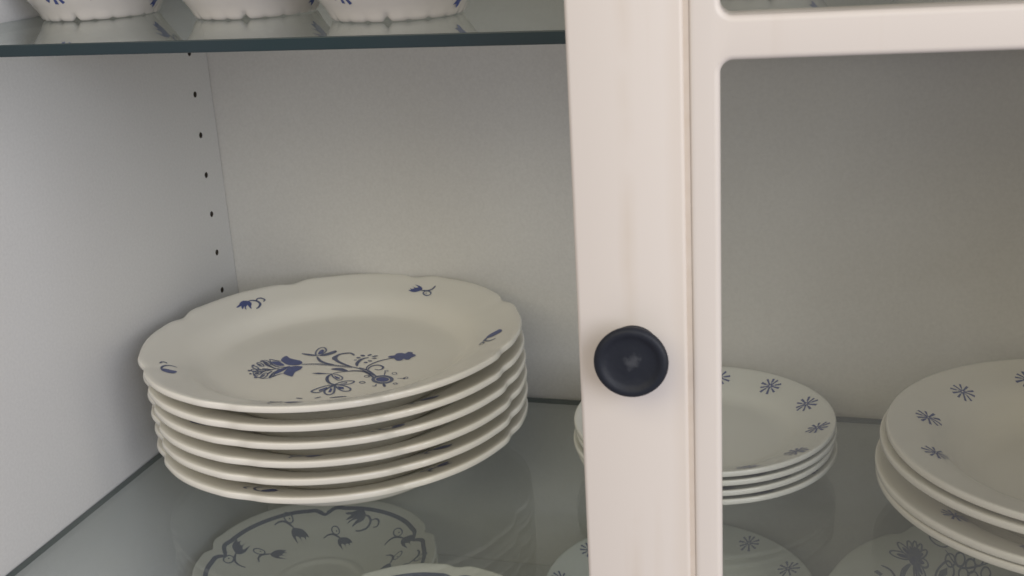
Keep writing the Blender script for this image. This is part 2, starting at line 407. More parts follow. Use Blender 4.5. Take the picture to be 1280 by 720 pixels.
# painted motifs, millimetres on the plate they belong to
CENTRE = [('B',0,[(-38.3,-9.0),(-39.6,-4.0),(-38.3,-0.4),(-34.1,-4.0),(-28.8,-6.2),(-23.9,-7.7),(-20.9,-10.9),(-21.0,-15.0),(-25.0,-16.6),(-29.9,-16.2),(-34.6,-12.8)]),('B',0,[(-17.9,-17.7),(-16.7,-19.7),(-16.7,-23.9),(-18.0,-28.3),(-16.5,-35.7),(-18.7,-35.4),(-23.2,-33.3),(-25.3,-31.5),(-26.2,-26.0),(-26.1,-20.3),(-22.7,-17.7)]),('B',0,[(-44.0,-12.7),(-40.6,-11.5),(-37.1,-12.5),(-31.4,-17.5),(-34.5,-18.9),(-38.8,-17.5)]),('B',0,[(-31.4,-34.5),(-32.0,-27.5),(-29.9,-23.4),(-28.8,-19.7),(-26.2,-18.9),(-27.8,-27.6),(-29.2,-31.8)]),('C',0.75,[(-36.6,-33.1),(-35.8,-34.6),(-35.1,-36.6),(-34.9,-38.8),(-35.0,-40.6),(-35.6,-41.8),(-36.4,-42.1),(-37.3,-41.5),(-38.2,-40.1),(-38.8,-38.1),(-39.0,-35.9),(-38.9,-34.0),(-38.4,-32.8),(-37.6,-32.5)]),('C',0.75,[(-41.6,-32.2),(-41.1,-33.3),(-41.0,-34.8),(-41.3,-36.3),(-41.9,-37.4),(-42.7,-38.0),(-43.7,-38.0),(-44.4,-37.3),(-44.9,-36.2),(-45.1,-34.7),(-44.8,-33.2),(-44.2,-32.1),(-43.3,-31.4),(-42.4,-31.5)]),('C',0.75,[(-45.3,-30.6),(-45.1,-31.5),(-45.6,-32.1),(-46.6,-32.3),(-47.9,-32.0),(-49.3,-31.3),(-50.5,-30.3),(-51.2,-29.2),(-51.4,-28.3),(-50.9,-27.6),(-49.9,-27.4),(-48.6,-27.7),(-47.2,-28.5),(-46.0,-29.5)]),('C',0.75,[(-47.1,-26.2),(-47.1,-26.9),(-47.8,-27.2),(-49.0,-26.9),(-50.5,-26.1),(-52.0,-25.0),(-53.3,-23.9),(-53.9,-22.8),(-53.9,-22.1),(-53.2,-21.8),(-52.0,-22.1),(-50.4,-22.9),(-48.9,-24.0),(-47.7,-25.2)]),('C',0.75,[(-45.8,-21.0),(-45.9,-21.8),(-46.7,-21.9),(-48.1,-21.4),(-49.8,-20.3),(-51.5,-18.9),(-52.8,-17.5),(-53.5,-16.2),(-53.5,-15.5),(-52.6,-15.4),(-51.2,-15.9),(-49.5,-17.0),(-47.8,-18.3),(-46.5,-19.8)]),('C',0.75,[(-42.2,-17.6),(-42.3,-18.3),(-43.2,-18.3),(-44.8,-17.6),(-46.6,-16.2),(-48.5,-14.5),(-49.8,-12.8),(-50.6,-11.4),(-50.4,-10.7),(-49.5,-10.7),(-47.9,-11.4),(-46.0,-12.8),(-44.2,-14.5),(-42.9,-16.2)]),('C',0.75,[(-31.5,-32.5),(-31.0,-33.5),(-30.5,-35.1),(-30.3,-37.0),(-30.3,-38.8),(-30.5,-40.1),(-30.9,-40.7),(-31.5,-40.5),(-32.0,-39.5),(-32.5,-37.9),(-32.7,-36.1),(-32.8,-34.3),(-32.5,-32.9),(-32.1,-32.3)]),('D',0,[(-35.2,-28.3),(-34.9,-29.1),(-34.9,-30.3),(-35.0,-31.7),(-35.3,-33.2),(-35.7,-34.3),(-36.1,-34.9),(-36.4,-34.8),(-36.7,-34.1),(-36.7,-32.9),(-36.6,-31.5),(-36.3,-30.0),(-35.9,-28.9),(-35.5,-28.3)]),('D',0,[(-37.4,-26.2),(-37.5,-26.7),(-38.4,-27.0),(-39.7,-27.1),(-41.4,-27.0),(-42.9,-26.7),(-44.1,-26.3),(-44.7,-25.8),(-44.6,-25.4),(-43.7,-25.0),(-42.3,-24.9),(-40.7,-25.0),(-39.1,-25.3),(-38.0,-25.7)]),('D',0,[(-43.0,-28.0),(-43.1,-28.3),(-43.7,-28.5),(-44.7,-28.4),(-45.9,-28.2),(-47.0,-27.7),(-47.9,-27.2),(-48.3,-26.8),(-48.3,-26.4),(-47.7,-26.3),(-46.7,-26.4),(-45.5,-26.6),(-44.3,-27.0),(-43.5,-27.5)]),('D',0,[(-40.2,-28.2),(-40.0,-28.8),(-40.1,-29.9),(-40.4,-31.1),(-40.8,-32.4),(-41.3,-33.4),(-41.7,-33.9),(-42.1,-33.8),(-42.3,-33.2),(-42.2,-32.1),(-41.9,-30.8),(-41.5,-29.6),(-41.0,-28.6),(-40.5,-28.1)]),('L',0.8,[(-47.5,-8.8),(-40.3,-18.0),(-33.3,-21.3),(-25.9,-19.6)]),('L',0.8,[(-31.0,-39.9),(-32.9,-32.6),(-31.3,-25.3),(-28.9,-20.7)]),('L',0.9,[(-46.8,-16.0),(-37.1,-23.3),(-31.3,-25.3)]),('L',0.7,[(-51.1,-12.3),(-43.6,-19.9),(-36.0,-23.1)]),('L',0.8,[(-47.8,-8.1),(-42.8,-9.6),(-37.3,-11.0)]),('L',0.7,[(-30.4,-39.8),(-28.3,-34.7),(-25.3,-31.5)]),('D',0,[(-37.2,-35.3),(-36.9,-35.9),(-36.7,-36.8),(-36.7,-37.9),(-36.7,-39.0),(-37.0,-39.8),(-37.3,-40.2),(-37.6,-40.1),(-37.8,-39.5),(-38.0,-38.6),(-38.1,-37.4),(-38.0,-36.4),(-37.8,-35.5),(-37.5,-35.2)]),('D',0,[(-42.6,-33.1),(-42.5,-33.6),(-42.5,-34.3),(-42.7,-35.0),(-43.0,-35.7),(-43.5,-36.1),(-43.9,-36.2),(-44.2,-36.0),(-44.4,-35.5),(-44.4,-34.8),(-44.2,-34.0),(-43.8,-33.4),(-43.4,-33.0),(-43.0,-32.9)]),('D',0,[(-45.9,-31.2),(-45.9,-31.5),(-46.2,-31.6),(-46.9,-31.6),(-47.6,-31.5),(-48.4,-31.2),(-49.0,-30.8),(-49.3,-30.4),(-49.3,-30.1),(-48.9,-29.9),(-48.3,-29.9),(-47.6,-30.1),(-46.8,-30.4),(-46.2,-30.8)]),('D',0,[(-44.0,-16.7),(-44.1,-16.8),(-44.7,-16.6),(-45.7,-16.1),(-46.8,-15.3),(-47.9,-14.4),(-48.7,-13.5),(-49.0,-13.0),(-48.9,-12.8),(-48.2,-13.0),(-47.3,-13.6),(-46.2,-14.4),(-45.1,-15.3),(-44.3,-16.1)]),('D',0,[(-47.5,-20.5),(-47.6,-20.7),(-48.1,-20.5),(-49.0,-20.1),(-50.0,-19.5),(-50.9,-18.8),(-51.6,-18.1),(-52.0,-17.7),(-51.9,-17.5),(-51.3,-17.6),(-50.5,-18.0),(-49.5,-18.6),(-48.5,-19.4),(-47.8,-20.0)]),('D',0,[(-31.9,-34.0),(-31.7,-34.5),(-31.5,-35.3),(-31.4,-36.4),(-31.4,-37.4),(-31.5,-38.2),(-31.7,-38.6),(-31.9,-38.6),(-32.1,-38.2),(-32.3,-37.3),(-32.4,-36.3),(-32.4,-35.3),(-32.3,-34.4),(-32.1,-34.0)]),('L',0.9,[(-45.7,-27.4),(-38.7,-27.1),(-32.3,-23.3)]),('L',0.7,[(-47.4,-29.8),(-42.0,-30.0),(-36.6,-27.8)]),('L',0.6,[(-48.3,-32.0),(-44.1,-38.4),(-39.1,-41.1),(-34.9,-42.5),(-30.5,-40.8)]),('D',0,[(-51.0,-30.3),(-50.9,-30.8),(-50.9,-31.3),(-51.3,-31.6),(-51.7,-31.7),(-52.3,-31.6),(-52.8,-31.2),(-53.2,-30.7),(-53.3,-30.2),(-53.3,-29.7),(-53.0,-29.4),(-52.5,-29.3),(-51.9,-29.4),(-51.4,-29.8)]),('D',0,[(-47.5,-35.7),(-47.3,-36.2),(-47.4,-36.6),(-47.6,-36.9),(-47.9,-37.0),(-48.4,-36.9),(-48.9,-36.5),(-49.2,-36.0),(-49.4,-35.5),(-49.4,-35.0),(-49.2,-34.7),(-48.8,-34.6),(-48.3,-34.8),(-47.9,-35.2)]),('D',0,[(-40.2,-41.3),(-40.0,-41.8),(-40.1,-42.3),(-40.5,-42.6),(-41.0,-42.7),(-41.6,-42.5),(-42.2,-42.2),(-42.6,-41.6),(-42.8,-41.0),(-42.7,-40.6),(-42.3,-40.2),(-41.8,-40.2),(-41.2,-40.3),(-40.6,-40.7)]),('D',0,[(-53.3,-20.0),(-53.1,-20.6),(-53.2,-21.1),(-53.4,-21.6),(-53.9,-21.9),(-54.4,-22.0),(-54.8,-21.8),(-55.2,-21.4),(-55.4,-20.9),(-55.4,-20.3),(-55.1,-19.9),(-54.7,-19.6),(-54.2,-19.5),(-53.7,-19.7)]),('D',0,[(-50.6,-11.6),(-50.4,-12.2),(-50.5,-12.8),(-50.8,-13.3),(-51.2,-13.7),(-51.8,-13.8),(-52.4,-13.6),(-52.8,-13.1),(-53.0,-12.5),(-52.9,-11.9),(-52.7,-11.3),(-52.2,-11.0),(-51.6,-10.9),(-51.0,-11.1)]),('L',0.7,[(-20.1,-13.8),(-11.1,-11.6),(-0.4,-11.5),(9.3,-12.6),(18.2,-13.5),(24.9,-16.0),(32.5,-20.8),(40.4,-26.7)]),('L',0.5,[(-19.6,-14.9),(-10.3,-13.3),(0.4,-13.1),(10.2,-14.5),(18.9,-15.1)]),('L',0.9,[(9.8,-26.2),(15.3,-22.8),(23.8,-20.1),(31.2,-21.0),(37.7,-26.8),(41.9,-31.1)]),('L',1.4,[(-15.2,1.2),(-9.3,-6.1),(-3.4,-9.6),(3.1,-11.3)]),('D',0,[(-29.6,5.9),(-25.1,5.8),(-18.7,4.7),(-16.6,2.6),(-21.3,2.3),(-26.3,3.6)]),('C',0.9,[(-17.5,4.5),(-20.3,10.5),(-20.8,17.0),(-18.1,19.2),(-13.9,14.2),(-13.3,8.7),(-14.0,4.0)]),('B',0,[(-16.5,5.9),(-18.0,10.8),(-17.6,15.0),(-15.1,13.1),(-14.1,7.3)]),('D',0,[(-14.4,3.3),(-11.1,8.8),(-7.1,14.5),(-4.9,12.3),(-5.8,8.5),(-9.5,3.8)]),('L',1.6,[(18.2,-13.5),(9.0,-8.8),(1.5,-3.1),(-1.4,3.1),(-0.3,8.3),(6.0,11.4),(10.9,7.5)]),('L',0.6,[(-0.6,-3.1),(-2.9,1.1),(-2.7,4.7)]),('D',0,[(5.1,-19.7),(7.8,-17.1),(12.7,-16.9),(18.7,-21.1),(12.5,-21.4)]),('D',0,[(-5.6,-28.6),(-1.1,-26.9),(9.6,-27.2),(0.2,-29.6)]),('L',1.4,[(9.2,-27.2),(8.6,-32.7),(11.1,-38.9),(15.7,-43.9),(19.6,-44.9)]),('C',0.8,[(9.4,-27.6),(13.5,-28.3),(19.0,-32.0),(20.4,-35.9),(18.3,-37.4),(12.8,-32.9)]),('B',0,[(11.9,-30.2),(17.8,-33.3),(18.5,-35.5),(15.7,-34.6)]),('C',1.0,[(19.3,-45.8),(14.3,-48.1),(9.7,-54.4),(8.7,-58.8),(13.5,-59.7),(16.5,-54.5),(19.4,-47.4)]),('B',0,[(12.3,-55.6),(15.8,-50.0),(17.2,-51.4),(13.6,-56.9)]),('C',1.0,[(19.4,-46.1),(16.9,-52.5),(18.0,-58.7),(22.4,-62.2),(24.6,-58.7),(21.6,-50.2)]),('B',0,[(20.5,-58.1),(19.1,-51.4),(20.9,-51.9),(22.4,-57.8)]),('C',1.0,[(20.1,-46.0),(25.4,-45.7),(32.3,-49.4),(33.8,-53.7),(29.3,-54.6),(23.2,-50.0)]),('B',0,[(22.2,-47.7),(27.2,-48.3),(29.2,-51.8),(26.1,-51.8)]),('C',0.9,[(19.6,-44.9),(22.6,-39.3),(28.4,-37.2),(30.8,-39.2),(28.3,-43.1),(22.3,-44.8)]),('B',0,[(22.1,-42.8),(26.2,-39.9),(26.8,-41.9)]),('C',0.4,[(38.6,-38.6),(38.6,-39.3),(38.3,-39.9),(37.7,-40.3),(36.9,-40.4),(36.0,-40.2),(35.2,-39.8),(34.7,-39.1),(34.6,-38.4),(35.0,-37.8),(35.6,-37.4),(36.4,-37.3),(37.3,-37.5),(38.1,-37.9)]),('C',0.4,[(37.4,-28.0),(37.5,-28.7),(37.2,-29.3),(36.6,-29.7),(35.8,-29.8),(35.0,-29.6),(34.2,-29.1),(33.8,-28.5),(33.7,-27.8),(33.9,-27.2),(34.5,-26.8),(35.3,-26.6),(36.2,-26.8),(36.9,-27.3)]),('L',0.8,[(3.3,-70.7),(8.0,-70.6)]),('L',0.8,[(15.9,-69.1),(19.2,-66.1)]),('L',0.9,[(25.6,-66.9),(30.5,-64.6),(35.7,-62.8)]),('L',1.1,[(23.7,-14.1),(30.8,-17.3),(37.0,-22.6),(43.4,-28.5)]),('L',1.1,[(20.6,-20.1),(27.9,-19.8),(32.7,-21.9),(38.1,-26.6),(41.5,-29.5)]),('L',1.6,[(21.2,-11.6),(19.2,-6.9),(18.8,-1.2),(20.1,2.7),(22.9,5.0)]),('L',1.4,[(14.3,-1.0),(16.7,-1.1)]),('L',1.7,[(14.3,3.8),(17.3,3.0)]),('L',1.8,[(15.5,8.7),(18.9,6.9)]),('L',1.6,[(21.1,8.0),(22.4,11.2)]),('L',1.4,[(24.8,6.7),(28.2,9.3)]),('L',1.2,[(26.0,3.8),(29.3,4.3)]),('L',1.3,[(24.8,-1.0),(28.2,-1.3)]),('L',1.4,[(23.2,-4.1),(26.0,-4.5)]),('L',0.8,[(30.5,-17.3),(28.8,-11.2),(30.7,-4.5),(34.6,1.4),(40.7,6.3),(47.1,10.9)]),('B',0,[(36.3,7.9),(37.4,10.3),(39.9,11.4),(40.2,15.1),(43.1,16.7),(46.3,16.0),(47.4,19.1),(50.7,18.8),(52.1,16.0),(55.1,14.2),(54.8,11.2),(53.6,8.9),(53.3,5.2),(51.2,4.6),(49.0,6.0),(48.4,3.0),(45.9,2.0),(43.5,3.8),(41.8,5.7),(38.3,6.7)]),('L',1.0,[(31.6,-16.5),(31.0,-12.3),(32.9,-8.5),(36.7,-8.0),(40.5,-11.0),(40.6,-14.9),(38.6,-16.1),(35.9,-15.1)]),('C',1.8,[(54.9,-31.1),(55.3,-32.9),(55.2,-34.6),(54.5,-36.0),(53.3,-37.1),(51.7,-37.7),(49.9,-37.9),(47.9,-37.6),(46.0,-36.8),(44.3,-35.8),(42.9,-34.4),(42.0,-32.8),(41.5,-31.1),(41.7,-29.5),(42.3,-28.0),(43.5,-26.9),(45.1,-26.2),(46.9,-25.9),(48.9,-26.1),(50.8,-26.8),(52.5,-27.9),(53.9,-29.4)]),('B',0,[(52.9,-31.3),(53.2,-32.7),(52.9,-34.0),(52.0,-35.0),(50.7,-35.6),(49.1,-35.7),(47.5,-35.4),(45.9,-34.8),(44.7,-33.7),(43.9,-32.5),(43.6,-31.1),(43.9,-29.9),(44.8,-28.9),(46.1,-28.2),(47.6,-28.0),(49.3,-28.2),(50.8,-28.9),(52.0,-29.9)]),('L',0.5,[(47.1,-25.3),(45.0,-18.7)]),('L',1.2,[(52.1,-39.0),(54.9,-43.9)]),('L',0.6,[(47.3,-40.1),(47.9,-43.6),(45.8,-43.8)]),('L',0.4,[(58.0,-28.8),(62.8,-28.2)]),('D',0,[(63.3,-28.1),(63.4,-28.6),(63.4,-29.0),(63.1,-29.2),(62.7,-29.3),(62.3,-29.1),(61.9,-28.7),(61.6,-28.3),(61.5,-27.8),(61.6,-27.4),(61.9,-27.2),(62.3,-27.1),(62.7,-27.3),(63.1,-27.7)]),('C',0.4,[(54.1,-20.4),(54.3,-21.2),(54.1,-21.9),(53.6,-22.3),(52.9,-22.5),(52.1,-22.2),(51.4,-21.6),(51.0,-20.9),(50.8,-20.1),(51.0,-19.4),(51.5,-18.9),(52.2,-18.8),(53.0,-19.1),(53.7,-19.6)]),('C',0.4,[(37.0,-28.1),(37.1,-28.7),(36.9,-29.3),(36.4,-29.6),(35.7,-29.7),(34.9,-29.6),(34.3,-29.1),(33.8,-28.6),(33.7,-27.9),(34.0,-27.4),(34.5,-27.0),(35.2,-26.9),(36.0,-27.1),(36.6,-27.5)]),('C',0.4,[(38.5,-38.2),(38.6,-38.9),(38.3,-39.5),(37.7,-39.9),(36.9,-40.0),(36.0,-39.8),(35.3,-39.4),(34.8,-38.8),(34.7,-38.1),(35.0,-37.5),(35.6,-37.1),(36.4,-37.0),(37.3,-37.2),(38.0,-37.6)]),('C',0.5,[(61.2,-37.6),(61.3,-38.1),(61.1,-38.6),(60.6,-38.8),(60.0,-38.9),(59.4,-38.7),(58.9,-38.3),(58.5,-37.8),(58.5,-37.3),(58.7,-36.8),(59.1,-36.5),(59.7,-36.5),(60.3,-36.7),(60.9,-37.1)]),('C',0.4,[(46.5,-17.1),(46.6,-17.6),(46.4,-18.1),(46.0,-18.4),(45.5,-18.5),(44.9,-18.3),(44.4,-17.9),(44.1,-17.4),(44.0,-16.9),(44.2,-16.5),(44.6,-16.2),(45.1,-16.1),(45.7,-16.2),(46.1,-16.6)]),('C',0.4,[(64.8,-26.9),(64.9,-27.5),(64.8,-28.0),(64.4,-28.3),(64.0,-28.3),(63.4,-28.1),(62.9,-27.7),(62.6,-27.1),(62.5,-26.5),(62.6,-26.0),(62.9,-25.7),(63.4,-25.7),(64.0,-25.9),(64.4,-26.3)])]
S1 = [('B',0,[(-103.5,50.1),(-103.5,54.0),(-104.1,57.5),(-103.5,60.7),(-101.6,62.1),(-99.3,62.6),(-96.9,61.7),(-95.8,59.8),(-95.1,57.4),(-93.5,55.0),(-94.6,54.9),(-96.5,56.3),(-98.1,57.3),(-97.7,54.3),(-96.0,51.5),(-97.7,52.4),(-99.2,54.7),(-98.6,50.6),(-100.0,51.6),(-101.5,53.6),(-102.3,50.8)]),('L',1.2,[(-99.9,61.9),(-98.5,64.3),(-95.5,65.9),(-92.6,65.4),(-90.4,63.5),(-89.8,59.5),(-90.5,57.0)]),('L',0.9,[(-95.1,66.5),(-95.4,69.1),(-93.4,71.0),(-90.8,70.9),(-89.7,69.9),(-89.9,67.7)])]
S2 = [('B',0,[(14.3,109.9),(16.1,110.1),(14.7,112.2),(16.7,111.2),(18.3,112.2),(15.6,114.8),(18.0,113.2),(20.1,112.6),(21.1,113.4),(17.3,116.8),(19.2,116.0),(22.8,114.1),(25.3,111.4),(25.3,108.9),(23.1,107.7),(20.8,107.0),(17.7,107.6),(15.3,108.9)]),('L',1.1,[(25.3,108.9),(28.7,108.2),(31.6,108.2),(33.7,109.6),(34.9,111.6),(35.3,113.9)]),('C',0.8,[(34.7,104.7),(34.8,103.5),(34.2,102.6),(33.1,102.2),(31.6,102.3),(30.2,103.0),(29.0,104.0),(28.2,105.1),(28.1,106.3),(28.7,107.2),(29.8,107.6),(31.2,107.5),(32.7,106.9),(33.9,105.9)]),('D',0,[(31.1,105.0),(31.2,104.7),(31.1,104.6),(30.9,104.5),(30.7,104.5),(30.4,104.6),(30.2,104.8),(30.1,105.0),(30.1,105.3),(30.2,105.4),(30.3,105.5),(30.6,105.5),(30.8,105.4),(31.0,105.2)])]
S3 = [('B',0,[(107.0,16.9),(107.0,20.3),(108.9,23.5),(111.8,26.1),(113.9,27.5),(116.9,23.7),(116.1,20.3),(113.3,17.6),(110.9,15.9),(108.3,16.1)]),('L',1.6,[(107.2,11.5),(107.1,14.2),(107.4,16.6)]),('L',1.0,[(107.8,12.0),(110.9,9.2),(113.5,8.9),(116.2,10.7)]),('L',0.7,[(105.2,6.6),(105.7,10.6),(108.7,7.5),(108.0,5.7),(106.1,5.9)])]
S4 = [('B',0,[(-91.2,-75.5),(-89.1,-72.8),(-85.3,-72.4),(-82.0,-71.8),(-80.6,-77.4),(-82.9,-79.5),(-86.5,-79.5),(-89.2,-78.4)]),('L',1.0,[(-90.6,-76.5),(-93.0,-71.6),(-92.7,-66.9),(-90.1,-64.5),(-86.5,-64.2)]),('L',0.9,[(-97.5,-67.0),(-98.1,-63.5),(-96.4,-62.3),(-94.5,-63.3)])]
